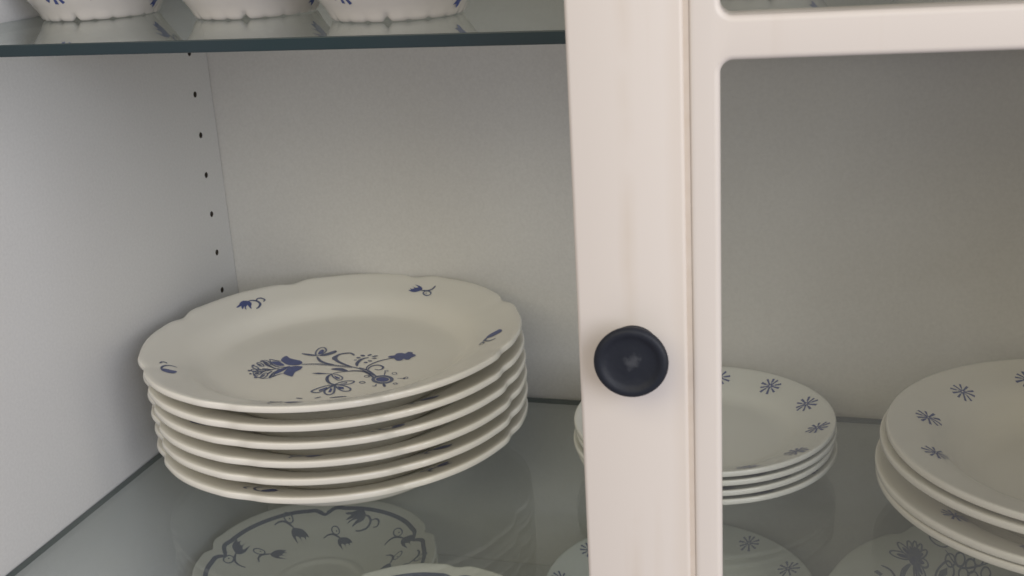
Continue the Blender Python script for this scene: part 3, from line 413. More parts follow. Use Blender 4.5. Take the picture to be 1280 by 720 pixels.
FLOWER = [('B',0,[(-68.6,77.1),(-69.0,74.6),(-70.1,72.6),(-71.6,71.3),(-73.2,70.9),(-74.6,71.7),(-75.6,73.4),(-76.0,75.7),(-75.6,78.1),(-74.5,80.2),(-73.0,81.6),(-71.4,81.9),(-69.9,81.1),(-68.9,79.4)]),('C',1.0,[(-88.7,76.2),(-88.0,77.6),(-86.1,78.7),(-83.4,79.4),(-80.4,79.4),(-77.7,78.8),(-76.0,77.7),(-75.4,76.3),(-76.1,74.9),(-78.0,73.7),(-80.7,73.1),(-83.7,73.1),(-86.3,73.6),(-88.1,74.8)]),('B',0,[(-84.2,76.2),(-83.8,76.9),(-82.6,77.6),(-81.0,77.9),(-79.2,77.9),(-77.6,77.6),(-76.6,77.0),(-76.2,76.3),(-76.6,75.5),(-77.8,74.9),(-79.4,74.6),(-81.2,74.6),(-82.7,74.9),(-83.8,75.5)]),('C',1.0,[(-83.5,87.6),(-82.7,88.5),(-81.1,88.2),(-79.1,86.9),(-77.1,84.9),(-75.5,82.5),(-74.5,80.2),(-74.5,78.4),(-75.3,77.6),(-76.8,77.8),(-78.8,79.1),(-80.8,81.1),(-82.4,83.5),(-83.4,85.8)]),('B',0,[(-80.4,84.6),(-79.9,85.0),(-79.0,84.8),(-77.8,84.0),(-76.6,82.8),(-75.6,81.4),(-75.0,80.1),(-74.9,79.1),(-75.4,78.7),(-76.3,78.9),(-77.4,79.7),(-78.7,80.9),(-79.7,82.3),(-80.3,83.7)]),('C',1.0,[(-76.4,92.7),(-75.6,92.8),(-74.6,91.6),(-73.7,89.3),(-72.9,86.3),(-72.6,83.4),(-72.6,80.9),(-73.1,79.5),(-73.8,79.4),(-74.8,80.5),(-75.7,82.8),(-76.5,85.7),(-76.9,88.7),(-76.9,91.2)]),('B',0,[(-75.2,88.2),(-74.8,88.2),(-74.3,87.4),(-73.7,86.0),(-73.3,84.3),(-73.0,82.5),(-73.0,81.1),(-73.2,80.3),(-73.7,80.3),(-74.2,81.0),(-74.8,82.4),(-75.2,84.2),(-75.5,85.9),(-75.5,87.4)]),('C',1.0,[(-71.7,94.1),(-71.0,93.5),(-70.5,91.5),(-70.3,88.7),(-70.4,85.5),(-70.8,82.6),(-71.5,80.6),(-72.2,79.8),(-72.8,80.4),(-73.3,82.3),(-73.5,85.1),(-73.4,88.3),(-73.0,91.2),(-72.4,93.3)]),('B',0,[(-71.8,89.2),(-71.5,88.8),(-71.2,87.6),(-71.1,85.9),(-71.2,83.9),(-71.4,82.2),(-71.7,81.0),(-72.1,80.5),(-72.5,80.9),(-72.7,82.0),(-72.8,83.8),(-72.8,85.7),(-72.5,87.5),(-72.2,88.7)]),('C',1.0,[(-67.3,92.6),(-67.0,91.3),(-67.1,88.9),(-67.6,86.0),(-68.5,83.1),(-69.6,80.8),(-70.6,79.5),(-71.3,79.5),(-71.7,80.8),(-71.6,83.1),(-71.1,86.0),(-70.2,88.9),(-69.1,91.3),(-68.1,92.6)]),('B',0,[(-68.8,87.9),(-68.6,87.1),(-68.7,85.8),(-69.0,84.1),(-69.6,82.4),(-70.2,81.0),(-70.7,80.2),(-71.2,80.1),(-71.3,80.8),(-71.3,82.2),(-70.9,83.9),(-70.4,85.6),(-69.8,87.0),(-69.2,87.8)]),('C',1.0,[(-63.5,87.5),(-63.6,85.8),(-64.3,83.6),(-65.6,81.3),(-67.2,79.3),(-68.8,78.1),(-70.0,77.8),(-70.6,78.5),(-70.6,80.2),(-69.8,82.4),(-68.5,84.7),(-66.9,86.7),(-65.4,87.9),(-64.2,88.2)]),('B',0,[(-66.0,84.2),(-66.0,83.4),(-66.5,82.1),(-67.3,80.8),(-68.2,79.6),(-69.2,78.8),(-69.9,78.6),(-70.2,79.0),(-70.2,79.8),(-69.7,81.1),(-68.9,82.4),(-68.0,83.6),(-67.1,84.4),(-66.4,84.6)]),('C',1.0,[(-62.9,76.5),(-63.3,75.1),(-64.5,73.9),(-66.0,73.3),(-67.7,73.3),(-69.2,73.9),(-70.2,75.0),(-70.5,76.4),(-70.0,77.8),(-68.9,78.9),(-67.3,79.6),(-65.6,79.6),(-64.1,79.0),(-63.2,77.9)]),('B',0,[(-65.4,76.4),(-65.7,75.7),(-66.4,75.1),(-67.3,74.7),(-68.4,74.7),(-69.3,75.0),(-69.9,75.6),(-70.0,76.4),(-69.8,77.1),(-69.1,77.7),(-68.1,78.1),(-67.1,78.1),(-66.2,77.7),(-65.6,77.2)]),('C',1.0,[(-64.5,65.0),(-65.2,64.3),(-66.4,64.6),(-67.9,65.9),(-69.3,67.9),(-70.3,70.3),(-70.8,72.5),(-70.7,74.1),(-70.0,74.8),(-68.7,74.5),(-67.3,73.2),(-65.9,71.2),(-64.8,68.8),(-64.3,66.6)]),('B',0,[(-66.6,68.1),(-67.1,67.8),(-67.8,68.1),(-68.6,68.9),(-69.5,70.1),(-70.1,71.5),(-70.5,72.7),(-70.4,73.6),(-70.0,73.9),(-69.3,73.7),(-68.4,72.9),(-67.6,71.6),(-66.9,70.3),(-66.6,69.0)]),('C',1.0,[(-69.7,58.8),(-70.5,58.9),(-71.3,60.4),(-72.0,63.0),(-72.5,66.1),(-72.6,69.2),(-72.3,71.6),(-71.8,72.9),(-71.0,72.7),(-70.2,71.2),(-69.5,68.6),(-69.1,65.4),(-69.0,62.4),(-69.2,60.0)]),('B',0,[(-70.4,63.6),(-70.8,63.7),(-71.3,64.7),(-71.7,66.3),(-72.0,68.2),(-72.1,70.1),(-72.0,71.5),(-71.7,72.2),(-71.3,72.1),(-70.8,71.1),(-70.4,69.5),(-70.1,67.6),(-70.0,65.7),(-70.1,64.3)]),('L',2.0,[(-81.7,51.4),(-79.1,63.7),(-74.9,71.2)]),('D',0,[(-99.2,50.8),(-96.8,54.0),(-93.1,52.0),(-94.7,48.9)]),('L',1.2,[(-94.4,59.9),(-88.2,58.7),(-83.3,52.2)]),('C',1.0,[(-61.6,101.3),(-57.3,106.6),(-48.8,106.3),(-46.4,103.2),(-50.9,95.4),(-57.6,95.9)]),('D',0,[(-60.4,101.0),(-56.5,104.9),(-49.8,103.5),(-55.0,98.6)]),('C',1.0,[(-58.6,66.0),(-56.6,76.3),(-49.7,85.2),(-45.7,81.7),(-46.9,74.8),(-53.6,68.5)]),('D',0,[(-56.9,69.6),(-55.0,76.6),(-49.9,81.0),(-50.1,75.9)]),('L',1.0,[(-46.4,103.2),(-42.3,101.4)]),('C',0.9,[(-44.8,87.0),(-45.2,85.0),(-46.2,83.3),(-47.5,82.2),(-48.9,81.9),(-50.1,82.6),(-50.9,83.9),(-51.2,85.8),(-50.8,87.8),(-49.8,89.6),(-48.5,90.7),(-47.1,90.9),(-45.9,90.3),(-45.1,88.9)]),('C',0.9,[(-38.1,90.0),(-38.5,88.0),(-39.5,86.3),(-40.8,85.2),(-42.2,84.9),(-43.4,85.5),(-44.2,86.9),(-44.4,88.8),(-44.0,90.8),(-43.1,92.6),(-41.7,93.7),(-40.3,93.9),(-39.1,93.3),(-38.3,91.9)]),('C',0.9,[(-36.1,81.0),(-36.5,79.1),(-37.5,77.4),(-38.8,76.3),(-40.2,76.0),(-41.4,76.6),(-42.2,78.0),(-42.4,79.8),(-42.0,81.8),(-41.0,83.5),(-39.7,84.6),(-38.3,84.9),(-37.1,84.3),(-36.3,82.9)]),('C',0.9,[(-29.7,80.6),(-30.1,78.6),(-31.1,76.9),(-32.3,75.9),(-33.7,75.6),(-34.9,76.2),(-35.7,77.6),(-35.9,79.4),(-35.5,81.4),(-34.5,83.1),(-33.2,84.2),(-31.8,84.4),(-30.6,83.8),(-29.9,82.4)]),('C',0.9,[(-31.2,87.9),(-31.7,85.9),(-32.6,84.2),(-33.9,83.1),(-35.3,82.8),(-36.5,83.4),(-37.3,84.8),(-37.5,86.7),(-37.1,88.7),(-36.2,90.4),(-34.8,91.5),(-33.4,91.8),(-32.2,91.2),(-31.4,89.8)]),('C',0.9,[(-21.2,85.5),(-21.7,83.6),(-22.7,81.9),(-24.0,80.8),(-25.3,80.5),(-26.5,81.1),(-27.3,82.5),(-27.5,84.4),(-27.0,86.3),(-26.1,88.1),(-24.8,89.2),(-23.4,89.4),(-22.2,88.8),(-21.4,87.4)]),('C',0.9,[(-25.5,94.1),(-26.0,92.1),(-26.9,90.3),(-28.3,89.2),(-29.7,89.0),(-30.9,89.6),(-31.6,91.0),(-31.8,92.9),(-31.4,94.9),(-30.4,96.7),(-29.1,97.8),(-27.7,98.0),(-26.5,97.4),(-25.7,96.0)]),('D',0,[(-33.1,97.0),(-33.4,95.6),(-34.2,94.3),(-35.3,93.5),(-36.5,93.3),(-37.6,93.7),(-38.2,94.6),(-38.4,96.0),(-38.1,97.4),(-37.3,98.6),(-36.2,99.4),(-35.0,99.7),(-33.9,99.3),(-33.3,98.3)]),('D',0,[(-42.5,111.1),(-42.8,109.5),(-43.4,108.1),(-44.1,107.3),(-45.0,107.2),(-45.7,107.7),(-46.1,108.9),(-46.3,110.4),(-46.0,112.0),(-45.4,113.4),(-44.6,114.2),(-43.8,114.4),(-43.1,113.8),(-42.6,112.6)]),('L',0.8,[(-51.0,92.7),(-44.7,85.3),(-37.4,85.0),(-20.5,93.3)])]

# ------------------------------------------------------------ cabinet
XR = 786.0      # inner width
FRONT = -352.0
TOP = 512.0
cab = link('china_cabinet', None, label='white laminate china cabinet with its right glazed door slightly ajar', category='cabinet')

def holed_panel(holes):
    cu = bpy.data.curves.new('outline', 'CURVE'); cu.dimensions = '2D'; cu.fill_mode = 'BOTH'
    cu.extrude = 6 * MM
    def spl(pts):
        s = cu.splines.new('POLY'); s.points.add(len(pts) - 1); s.use_cyclic_u = True
        for p, q in zip(s.points, pts): p.co = (q[0] * MM, q[1] * MM, 0, 1)
    spl([(FRONT, -360), (0, -360), (0, TOP), (FRONT, TOP)])
    for (y, z) in holes:
        spl([(y + 2.4 * math.cos(k * math.pi / 8), z + 2.4 * math.sin(k * math.pi / 8)) for k in range(16)])
    o = bpy.data.objects.new('outline', cu); COL.objects.link(o)
    me = bpy.data.meshes.new_from_object(o.evaluated_get(bpy.context.evaluated_depsgraph_get()))
    bpy.data.objects.remove(o)
    return me

holes = [(-24.6, 88.9 + 32 * k) for k in range(0, 13) if k not in (7, 8)]
me = holed_panel(holes)
bm = bmesh.new(); bm.from_mesh(me); bm.normal_update()
for f in bm.faces:
    c = f.calc_center_median()
    if abs(f.normal.z) < 0.5 and abs(c.x + 24.6 * MM) < 4 * MM and f.calc_area() < 1e-4: f.material_index = 1
for v in bm.verts: v.co = Vector((v.co.z - 6 * MM, v.co.x, v.co.y))
box(bm, -18, -12.2, FRONT, 0, -360, TOP, mi=1)
link('side_panel', tomesh(bm, 'side_panel'), cab, [M_WALL, M_CORE])
bm = bmesh.new(); box(bm, XR, XR + 18, FRONT, 0, -360, TOP)
link('side_panel', tomesh(bm, 'side_panel'), cab, [M_WALL])
bm = bmesh.new(); box(bm, -18, XR + 18, 0.8, 8, -360, TOP)
link('back_panel', tomesh(bm, 'back_panel'), cab, [M_BACK])
bm = bmesh.new(); box(bm, -18, XR + 18, FRONT, 8, TOP + 0.5, TOP + 20, 1)
link('top_panel', tomesh(bm, 'top_panel'), cab, [M_WALL])
bm = bmesh.new(); box(bm, -18, XR + 18, FRONT, 8, -380, -360.5, 1)
link('bottom_panel', tomesh(bm, 'bottom_panel'), cab, [M_WALL])
bm = bmesh.new(); box(bm, 0.4, XR - 0.4, FRONT + 3, 0.4, -171, -153, 0.8)
link('fixed_shelf', tomesh(bm, 'fixed_shelf'), cab, [M_WALL])

# ------------------------------------------------------------ glazed door
DW = 400.0; A = 0.1183
door = bmesh.new()
def dbox(b, u0, u1, v0, v1, z0, z1, bev=1.2): box(b, u0, u1, v0, v1, z0, z1, bev)
Z0, Z1 = -348.0, 508.0
dbox(door, 0, 42.9, 0, 20, Z0, Z1, 1.6)
d_o = link('cabinet_door', tomesh(door, 'cabinet_door', angle=40), cab, [M_DOOR])
d_o.location = (398.59 * MM, -421.95 * MM, 0); d_o.rotation_euler = (0, 0, A)
d_o['label'] = 'white painted stile of the glazed door'

def rrect(x0, x1, z0, z1, r, n=6):
    P = []
    for cx, cz, a0 in ((x1 - r, z1 - r, 0), (x0 + r, z1 - r, 90), (x0 + r, z0 + r, 180), (x1 - r, z0 + r, 270)):
        for k in range(n + 1):
            a = R(a0 + 90 * k / n); P.append((cx + r * math.cos(a), cz + r * math.sin(a)))
    return P
PANES = [(337.9, 482.0), (5.0, 322.0), (-325.0, -11.0)]
def glazing():
    cu = bpy.data.curves.new('outline', 'CURVE'); cu.dimensions = '2D'; cu.fill_mode = 'BOTH'
    cu.extrude = 7.1 * MM; cu.bevel_depth = 2.4 * MM; cu.bevel_resolution = 5; cu.offset = -2.4 * MM
    def spl(pts):
        s = cu.splines.new('POLY'); s.points.add(len(pts) - 1); s.use_cyclic_u = True
        for p, q in zip(s.points, pts): p.co = (q[0] * MM, q[1] * MM, 0, 1)
    spl([(44.5, Z0), (DW, Z0), (DW, Z1), (44.5, Z1)])
    for (a, b) in PANES: spl(list(reversed(rrect(55.9, DW - 56, a, b, 4.6))))
    o = bpy.data.objects.new('outline', cu); COL.objects.link(o)
    m = bpy.data.meshes.new_from_object(o.evaluated_get(bpy.context.evaluated_depsgraph_get()))
    bpy.data.objects.remove(o)
    return m
me = glazing(); bm = bmesh.new(); bm.from_mesh(me)
bmesh.ops.remove_doubles(bm, verts=bm.verts, dist=1e-6)
for v in bm.verts: v.co = Vector((v.co.x, v.co.z + 9.7 * MM, v.co.y))
link('glazing_frame', tomesh(bm, 'glazing_frame', angle=35), d_o, [M_DOOR])
bm = bmesh.new(); box(bm, 42.7, 44.8, 1.1, 19, Z0 + 3, Z1 - 3)
link('groove', tomesh(bm, 'groove'), d_o, [M_GRIME])
for (a, b) in PANES:
    bm = bmesh.new(); box(bm, 52, DW - 52, 9, 12, a - 4, b + 4)
    link('glass_pane', tomesh(bm, 'glass_pane'), d_o, [M_PANE])
# knob: concave mushroom head on a short neck
kp = [(0, -13.5), (2.4, -13.5), (6, -13.45), (9.0, -13.5), (10.2, -13.9), (11.0, -14.5), (12.0, -14.9), (13.1, -14.75), (14.0, -14.1), (14.4, -12.9), (14.1, -11.6), (12.4, -10.0), (9.5, -8.2), (7.8, -5.8), (7.8, -3.0), (9.0, -1.6), (10.4, -0.8), (10.4, 0.15), (0, 0.15)]
bm = lathe([(r, z) for r, z in kp], 64)
for v in bm.verts: v.co = Vector((v.co.x, v.co.z, v.co.y))
kn = link('door_knob', tomesh(bm, 'door_knob', angle=60), d_o, [M_KNOB])
kn.location = (21.7 * MM, 0, 210.1 * MM)
for z in (430, 120, -260):
    bm = bmesh.new(); box(bm, DW - 34, DW - 6, 20.2, 26, z - 20, z + 20, 1)
    box(bm, DW - 26, DW - 14, 26, 38, z - 7, z + 7, 1)
    link('hinge', tomesh(bm, 'hinge'), d_o, [M_STEEL])

# ------------------------------------------------------------ glass shelves
def shelf(name, ztop, y0, thick, label):
    bm = bmesh.new()
    fs = box(bm, 0.9, XR - 0.9, y0, -1.6, ztop - thick, ztop)
    bm.normal_update()
    for f in bm.faces:
        f.material_index = 0 if abs(f.normal.z) > 0.5 else (1 if abs(f.calc_center_median().y - y0 * MM) < 1e-5 else 2)
    # arrised (slightly rounded) front edge
    es = [e for e in bm.edges if abs(e.verts[0].co.y - y0 * MM) < 1e-6 and abs(e.verts[1].co.y - y0 * MM) < 1e-6 and abs(e.verts[0].co.z - e.verts[1].co.z) < 1e-6]
    bmesh.ops.bevel(bm, geom=es, offset=0.5 * MM, segments=2, profile=0.5, affect='EDGES', material=1)
    return link(name, tomesh(bm, name), None, [M_SHELF, M_EDGE, M_EDGE2], label=label, category='shelf')
shelf('glass_shelf', 326.9, -347.5, 6, 'upper glass shelf with dark teal edge, small bowls standing on it')
shelf('glass_shelf', 0.0, -347.5, 4.4, 'lower glass shelf under the tall stack of flower plates')
for z in (320.9, -4.4):
    for x, s_ in ((0, 1), (XR, -1)):
        for y in (-24.6, -318):
            bm = bmesh.new(); x0, x1 = sorted((x - s_ * 6, x + s_ * 7))
            box(bm, x0, x1, y - 2.2, y + 2.2, z - 5.2, z, 0.5)
            link('shelf_pin', tomesh(bm, 'shelf_pin'), cab, [M_STEEL])

# ------------------------------------------------------------ plate kinds
DIN = Ware('scalloped_plate', [(0, 12.5), (62, 12.5), (82, 13), (89, 14.8), (95, 18.8), (101, 23.2), (108, 26.6), (118, 30), (128, 33.2), (131.4, 34)], 79, 4.5, lobes=8, depth=2.5, seg=288, phase=14.5)
STS = Ware('star_side_plate', [(0, 6.3), (44, 6.3), (53, 6.6), (59, 8.3), (64, 11.4), (69, 14), (76, 16.8), (84, 20), (86.5, 21)], 48, 3.7, seg=144)
SOUP = Ware('star_soup_plate', [(0, 6.8), (52, 6.8), (68, 7.4), (77, 12), (84, 21), (90, 28), (97, 32), (110, 35.4), (118, 37.4), (120.5, 38)], 66, 4.4, seg=168)
BIG = Ware('star_dinner_plate', [(0, 6.2), (58, 6.2), (74, 6.6), (82, 10), (88, 15.4), (95, 19.2), (108, 23.6), (119, 27.2), (121.8, 28)], 70, 4.6, seg=168)
TUL = Ware('tulip_soup_plate', [(0, 11.2), (24, 11.2), (29, 11.6), (32.5, 13.6), (36, 12.6), (40, 13.6), (60, 20), (76, 27.5), (88, 33.6), (92.5, 35.5)], 27, 3.8, lobes=5, depth=3.4, seg=168, phase=0)
LOW = Ware('star_soup_plate_low', [(0, 9.2), (38, 9.2), (52, 9.6), (59, 13), (64, 23), (70, 29), (78, 32), (90, 36), (96.5, 38)], 50, 3.8, seg=144)
CRM = Ware('breakfast_bowl', [(0, 12.2), (26, 12.2), (37, 12.8), (46, 20), (55, 36), (62, 48), (70, 55), (80, 60), (84, 62)], 35, 4.2, lobes=7, depth=1.8, seg=144)

ME = {w.name: w.mesh() for w in (DIN, STS, SOUP, BIG, TUL, LOW, CRM)}
MATW = {'scalloped_plate': M_GLAZE, 'star_side_plate': M_GLAZE2, 'star_soup_plate': M_GLAZE, 'star_dinner_plate': M_GLAZE, 'tulip_soup_plate': M_GLAZE, 'star_soup_plate_low': M_GLAZE2, 'breakfast_bowl': M_GLAZE}
for k, me in ME.items(): me.materials.append(MATW[k])

def ware(kind, objname, x, y, z, rot, label, cat, group, prints=(), tilt=(0, 0)):
    o = link(objname, ME[kind.name], None, (), label=label, category=cat, group=group)
    o.location = (x * MM, y * MM, z * MM); o.rotation_euler = (R(tilt[0]), R(tilt[1]), R(rot))
    for nm, me in prints: link(nm, me, o)
    return o

# --- the tall stack of scalloped dinner plates
sprig = [print_mesh('painted_sprig', m, DIN) for m in (S1, S2, S3, S4)]
def turn(deg):
    c, s_ = math.cos(R(deg)), math.sin(R(deg)); return lambda x, y: (x * c - y * s_, x * s_ + y * c)
sprig5 = print_mesh('painted_sprig', S2, DIN, turn(-158))
centre = print_mesh('painted_flower_spray', CENTRE, DIN)
rim_line = [('L', 0.9, [(115.5 * math.cos(R(a)), 115.5 * math.sin(R(a))) for a in range(a0, a0 + 9, 2)]) for a0 in (-100, -86)]
ordn = ['topmost of six scalloped dinner plates, its blue flower spray showing', 'second from top in the tall stack of six scalloped plates',
        'third from top in the tall stack of six scalloped plates', 'fourth from top in the tall stack of six scalloped plates',
        'fifth from top in the tall stack of six scalloped plates', 'bottom plate of the tall scalloped stack, standing on the glass shelf']
cent = [(146.4, -122.3), (147.2, -122.8), (147.9, -125), (148.1, -126.2), (148.5, -128.9), (147.8, -130.6)]
rots = [47, -43, 3, 91, -46, 0]
for i in range(6):
    k = 5 - i      # 5 = top
    lvl = i
    pr = [('painted_sprig', m) for m in sprig] + [('painted_sprig', sprig5)]
    if i == 5: pr.append(('painted_flower_spray', centre))
    ware(DIN, 'dinner_plate', cent[i][0], cent[i][1], 0.15 + 13.12 * lvl + 0.0, rots[i] if i < 5 else 0, ordn[5 - i], 'plate', 'stack of six scalloped dinner plates', pr)

# --- star plates
st_mats = (M_BLUE, M_BLUE, M_NAVY, M_FAINT)
def ring_of_stars(w, n, rad, off, r):
    out = []
    for i in range(n):
        a = off + 360 * i / n
        cx, cy = rad * math.cos(R(a)), rad * math.sin(R(a))
        rot = rnd.uniform(0, 36)
        c, s_ = math.cos(R(rot)), math.sin(R(rot))
        out.append(print_mesh('painted_star', star(10, r * 1.2, i + n, 1.35), w, lambda x, y: (cx + x * c - y * s_, cy + x * s_ + y * c), st_mats))
    return out
sts = ring_of_stars(STS, 12, 75.5, 28.8, 6.6)
words = ['topmost', 'second from top', 'third from top', 'bottom one']
for i in range(4):
    ware(STS, 'side_plate', 402 + (1.2, -0.8, 0.6, 0)[i], -101 + (0.5, -0.6, 0.8, 0)[i], 0.15 + 6.4 * i, (0, 0, 0, 0)[i] + (7, 19, 3, 0)[i],
         'small star-rimmed plate, %s of four half hidden behind the stile' % words[3 - i], 'plate', 'stack of four small star plates', [('painted_star', m) for m in sts])
so = [m for i, m in enumerate(ring_of_stars(SOUP, 12, 98, 18.3, 7.0)) if i not in (7, 8, 9)]
bi = ring_of_stars(BIG, 12, 98, 4, 7.0)
seq = [(BIG, 'dinner_plate', 638, -131, 0.15, bi, 'bottom one', 12), (BIG, 'dinner_plate', 637.5, -132, 6.45, bi, 'second from bottom', 3),
       (SOUP, 'soup_plate', 638.5, -131.5, 13.05, so, 'second from top', 9), (SOUP, 'soup_plate', 642, -132, 20.15, so, 'topmost', 0)]
for w, nm, x, y, z, pr, wd, rt in seq:
    ware(w, nm, x, y, z, rt, 'large star-rimmed plate, %s of four at the right behind glass' % wd, 'plate', 'stack of four large star plates', [('painted_star', m) for m in pr])

# --- crockery on the fixed shelf below the glass
BASE = -153.0
tl = []
for r0, aa in ((79, (131, 86, 48, 15, -25, -60, -100, -140, 178)), (45, (95, 159, 29, -40, -110))):
    for k, a in enumerate(aa):
        c, s_ = math.cos(R(a)), math.sin(R(a))
        src = (S2, S1, S2)[k % 3]
        ox = sum(p[0] for q in src for p in q[2]) / sum(len(q[2]) for q in src); oy = sum(p[1] for q in src for p in q[2]) / sum(len(q[2]) for q in src)
        rt = a * 1.0 + (40, 200, 120)[k % 3]; c2, s2 = math.cos(R(rt)), math.sin(R(rt)); g = 1.38
        if r0 < 60: continue
        tl.append(print_mesh('painted_tulip', [(q[0], q[1] * 1.1, q[2]) for q in src], TUL, lambda x, y: (r0 * .93 * c + g * ((x - ox) * c2 - (y - oy) * s2), r0 * .93 * s_ + g * ((x - ox) * s2 + (y - oy) * c2)), (M_INK, M_LINE, M_INK, M_FAINT)))
for a in (98, 159, 29, -40, -110):
    c, s_ = math.cos(R(a)), math.sin(R(a)); src = S2
    ox = sum(p[0] for q in src for p in q[2]) / sum(len(q[2]) for q in src); oy = sum(p[1] for q in src for p in q[2]) / sum(len(q[2]) for q in src)
    rt = a + 70; c2, s2 = math.cos(R(rt)), math.sin(R(rt))
    tl.append(print_mesh('painted_tulip', src, TUL, lambda x, y: (58 * c + 1.2 * ((x - ox) * c2 - (y - oy) * s2), 58 * s_ + 1.2 * ((x - ox) * s2 + (y - oy) * c2)), (M_INK, M_LINE, M_INK, M_FAINT)))
def band(w, f, wd, nm='painted_rim_line'):
    pts = []
    for i in range(144):
        th = 2 * math.pi * i / 144; rr = w.R * f; rr += w.out(th) * 1.15
        pts.append((rr * math.cos(th), rr * math.sin(th)))
    return print_mesh(nm, [('C', wd, pts)], w, recolor=(M_INK, M_INK, M_INK, M_INK))
tband = band(TUL, 0.91, 2.5)
for i in range(3):
    ware(TUL, 'soup_plate', 104, -114, BASE + 0.15 + 11.6 * i, 12 * i * (i < 2), 'tulip plate with dark wavy rim line below the glass shelf, %s' % ('bottom one', 'middle one', 'topmost')[i], 'plate', 'stack of tulip plates under the glass shelf',
         [('painted_rim_line', tband)] + [('painted_tulip', m) for m in tl])
lo = ring_of_stars(LOW, 12, 86, 30.5, 6.8)
for i in range(3):
    ware(LOW, 'soup_plate', 383, -101, BASE + 0.15 + 9.4 * i, 0, 'star-rimmed plate under the glass shelf behind the stile, %s' % ('bottom one', 'middle one', 'topmost')[i], 'plate', 'stack of star plates under the glass shelf', [('painted_star', m) for m in lo])
cb = band(CRM, 0.90, 2.6)
for i in range(4):
    ware(CRM, 'breakfast_bowl', 241, -254, BASE + 0.15 + 12.6 * i, 10, 'pale bowl with dark rim line under the glass shelf, %s' % ('bottom one', 'second from bottom', 'second from top', 'topmost')[i], 'bowl', 'stack of pale bowls under the glass shelf', [('painted_rim_line', cb)])
flo = print_mesh('painted_flower_cluster', FLOWER, DIN, recolor=(M_NAVY, M_LINE, M_LINE, M_FAINT))
for i in range(5):
    ware(DIN, 'dinner_plate', 616, -146, BASE + 0.15 + 13.12 * i, 0 if i == 4 else 14 * i, 'scalloped plate at lower right under the glass shelf, %s' % ('bottom one', 'second from bottom', 'middle one', 'second from top', 'topmost')[i], 'plate', 'stack of flower and grape plates under the glass shelf', [('painted_flower_cluster', flo)] if i == 4 else [])

# ------------------------------------------------------------ small bowls on the upper shelf
BW = [(33.0, 0.0), (34.2, 0.7), (35.0, 2.2), (35.8, 4.0), (37.8, 7.4), (42.5, 14), (47, 22), (50, 33), (51.2, 46), (51.6, 58)]
bwp = pchip(BW, 1.5)
def bowl_r(z):
    for a, b in zip(bwp, bwp[1:]):
        if a[1] <= z <= b[1]: return a[0] + (b[0] - a[0]) * (z - a[1]) / max(1e-9, b[1] - a[1])
    return bwp[-1][0]
NL = 20
def lobe(th):
    per = 2 * math.pi / NL; d = math.degrees((th % per) - per / 2)
    k = int((th % (2 * math.pi)) / per)
    return math.exp(-(d / 2.6) ** 2) * (1.0, 0.22, 0.34, 0.2, 0.3)[k % 5]
def bowl_mesh():
    prof = [(0, 3.0), (27, 3.0), (30.5, 0.6)] + list(bwp) + [(51.2, 59.6), (50.0, 60), (48.6, 59.2), (48, 50), (46, 34), (41, 21), (33, 11), (22, 7.4), (0, 7)]
    n_out = len(bwp) + 3
    bm = bmesh.new(); seg = 192; rings = []
    for pi_, (r, z) in enumerate(prof):
        if r < 1e-6: rings.append([bm.verts.new((0, 0, z * MM))]); continue
        ring = []
        for i in range(seg):
            th = 2 * math.pi * i / seg; rr, zz = r, z
            if z < 6 and r > 30.2 and pi_ < n_out:
                l = lobe(th); k = 1 - sstep(z, 0, 6)
                zz += 2.6 * l * k; rr -= 0.25 * l * (1 - sstep(z, 1.5, 4))
            elif pi_ < n_out and z < 24:
                pass
            ring.append(bm.verts.new((rr * math.cos(th) * MM, rr * math.sin(th) * MM, zz * MM)))
        rings.append(ring)
    for a, b in zip(rings, rings[1:]):
        for i in range(seg):
            j = (i + 1) % seg
            if len(a) == 1: bm.faces.new((a[0], b[i], b[j]))
            elif len(b) == 1: bm.faces.new((a[i], b[0], a[j]))
            else: bm.faces.new((a[i], b[i], b[j], a[j]))
    return tomesh(bm, 'footed_bowl', smooth=True)
bme = bowl_mesh(); bme.materials.append(M_BOWL)
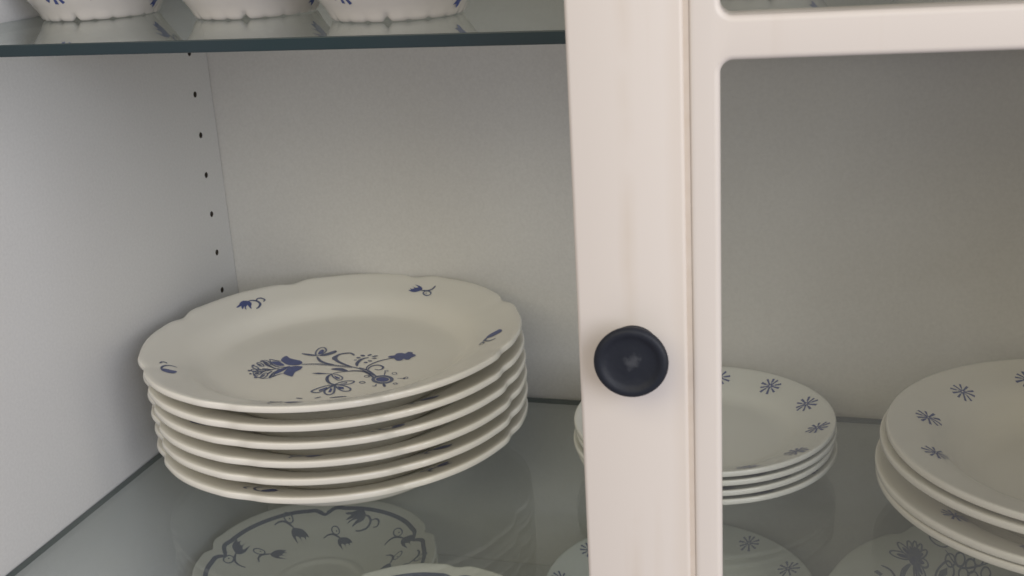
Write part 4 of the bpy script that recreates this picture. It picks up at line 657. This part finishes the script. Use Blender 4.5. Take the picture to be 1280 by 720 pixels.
def bowl_print(name, motif, ang, h, sc=1.0, rot=0, mats=PRINT_MATS, pale=False):
    c, s_ = math.cos(R(rot)) * sc, math.sin(R(rot)) * sc
    def place(u, v):
        z = h + v; r = bowl_r(max(z, 6.5)) + 0.25; a = R(ang) + u / r
        return (r * math.cos(a) * MM, r * math.sin(a) * MM, z * MM)
    bm = bmesh.new(); motif_bm(bm, motif, place, lambda x, y: (x * c - y * s_, x * s_ + y * c), pale)
    bm.normal_update()
    bmesh.ops.reverse_faces(bm, faces=[f for f in bm.faces if f.normal.x * f.calc_center_median().x + f.normal.y * f.calc_center_median().y < 0])
    me = bpy.data.meshes.new(name); bm.to_mesh(me); bm.free()
    for p in me.polygons: p.use_smooth = True
    for m in mats: me.materials.append(m)
    return me
def centred(src):
    n = sum(len(q[2]) for q in src); ox = sum(p[0] for q in src for p in q[2]) / n; oy = sum(p[1] for q in src for p in q[2]) / n
    return [(k, w, [(x - ox, y - oy) for x, y in q]) for k, w, q in src]
CS1, CS2 = centred(S1), centred(S2)
spots = [(53, -204, 'leftmost of the small scalloped-foot bowls, next to the cabinet side wall', -90, -20),
         (170, -226, 'middle one of the three small scalloped-foot bowls left of the door', -150, -28),
         (270, -262, 'small scalloped-foot bowl on the upper shelf nearest the door stile', -108, -32),
         (443, -190, 'small bowl on the upper shelf behind the top pane, just right of the stile', -120, -40),
         (551, -203, 'small bowl on the upper shelf behind the top pane, at the right edge', -125, -45)]
for i, (x, y, lab, a1, a2) in enumerate(spots):
    o = link('footed_bowl', bme, None, (), label=lab, category='bowl', group='small white bowls on the upper glass shelf')
    o.location = (x * MM, y * MM, 327.05 * MM); o.rotation_euler = (0, 0, R((0, 8, 3, 12, 5)[i]))
    rz = (0, 8, 3, 12, 5)[i]
    link('painted_star', bowl_print('painted_star', star(11, 9.6, 40 + i, 1.6), a1 - rz, 19, mats=(M_BLUE, M_BLUE, M_BLUE, M_FAINT)), o)
    link('painted_star', bowl_print('painted_star', star(11, 9.0, 60 + i, 1.5), a1 + 66 - rz, 24, mats=(M_BLUE, M_BLUE, M_BLUE, M_FAINT)), o)
    link('painted_sprig', bowl_print('painted_sprig', CS2, (8, 2, -6, -20, -25)[i] - rz, 14, 1.0, 60), o)
    link('painted_sprig', bowl_print('painted_sprig', CS1, a1 + 32 - rz, 23, 1.0, 20, pale=True), o)  # pale sprig shape painted in place of faint shadows and reflections
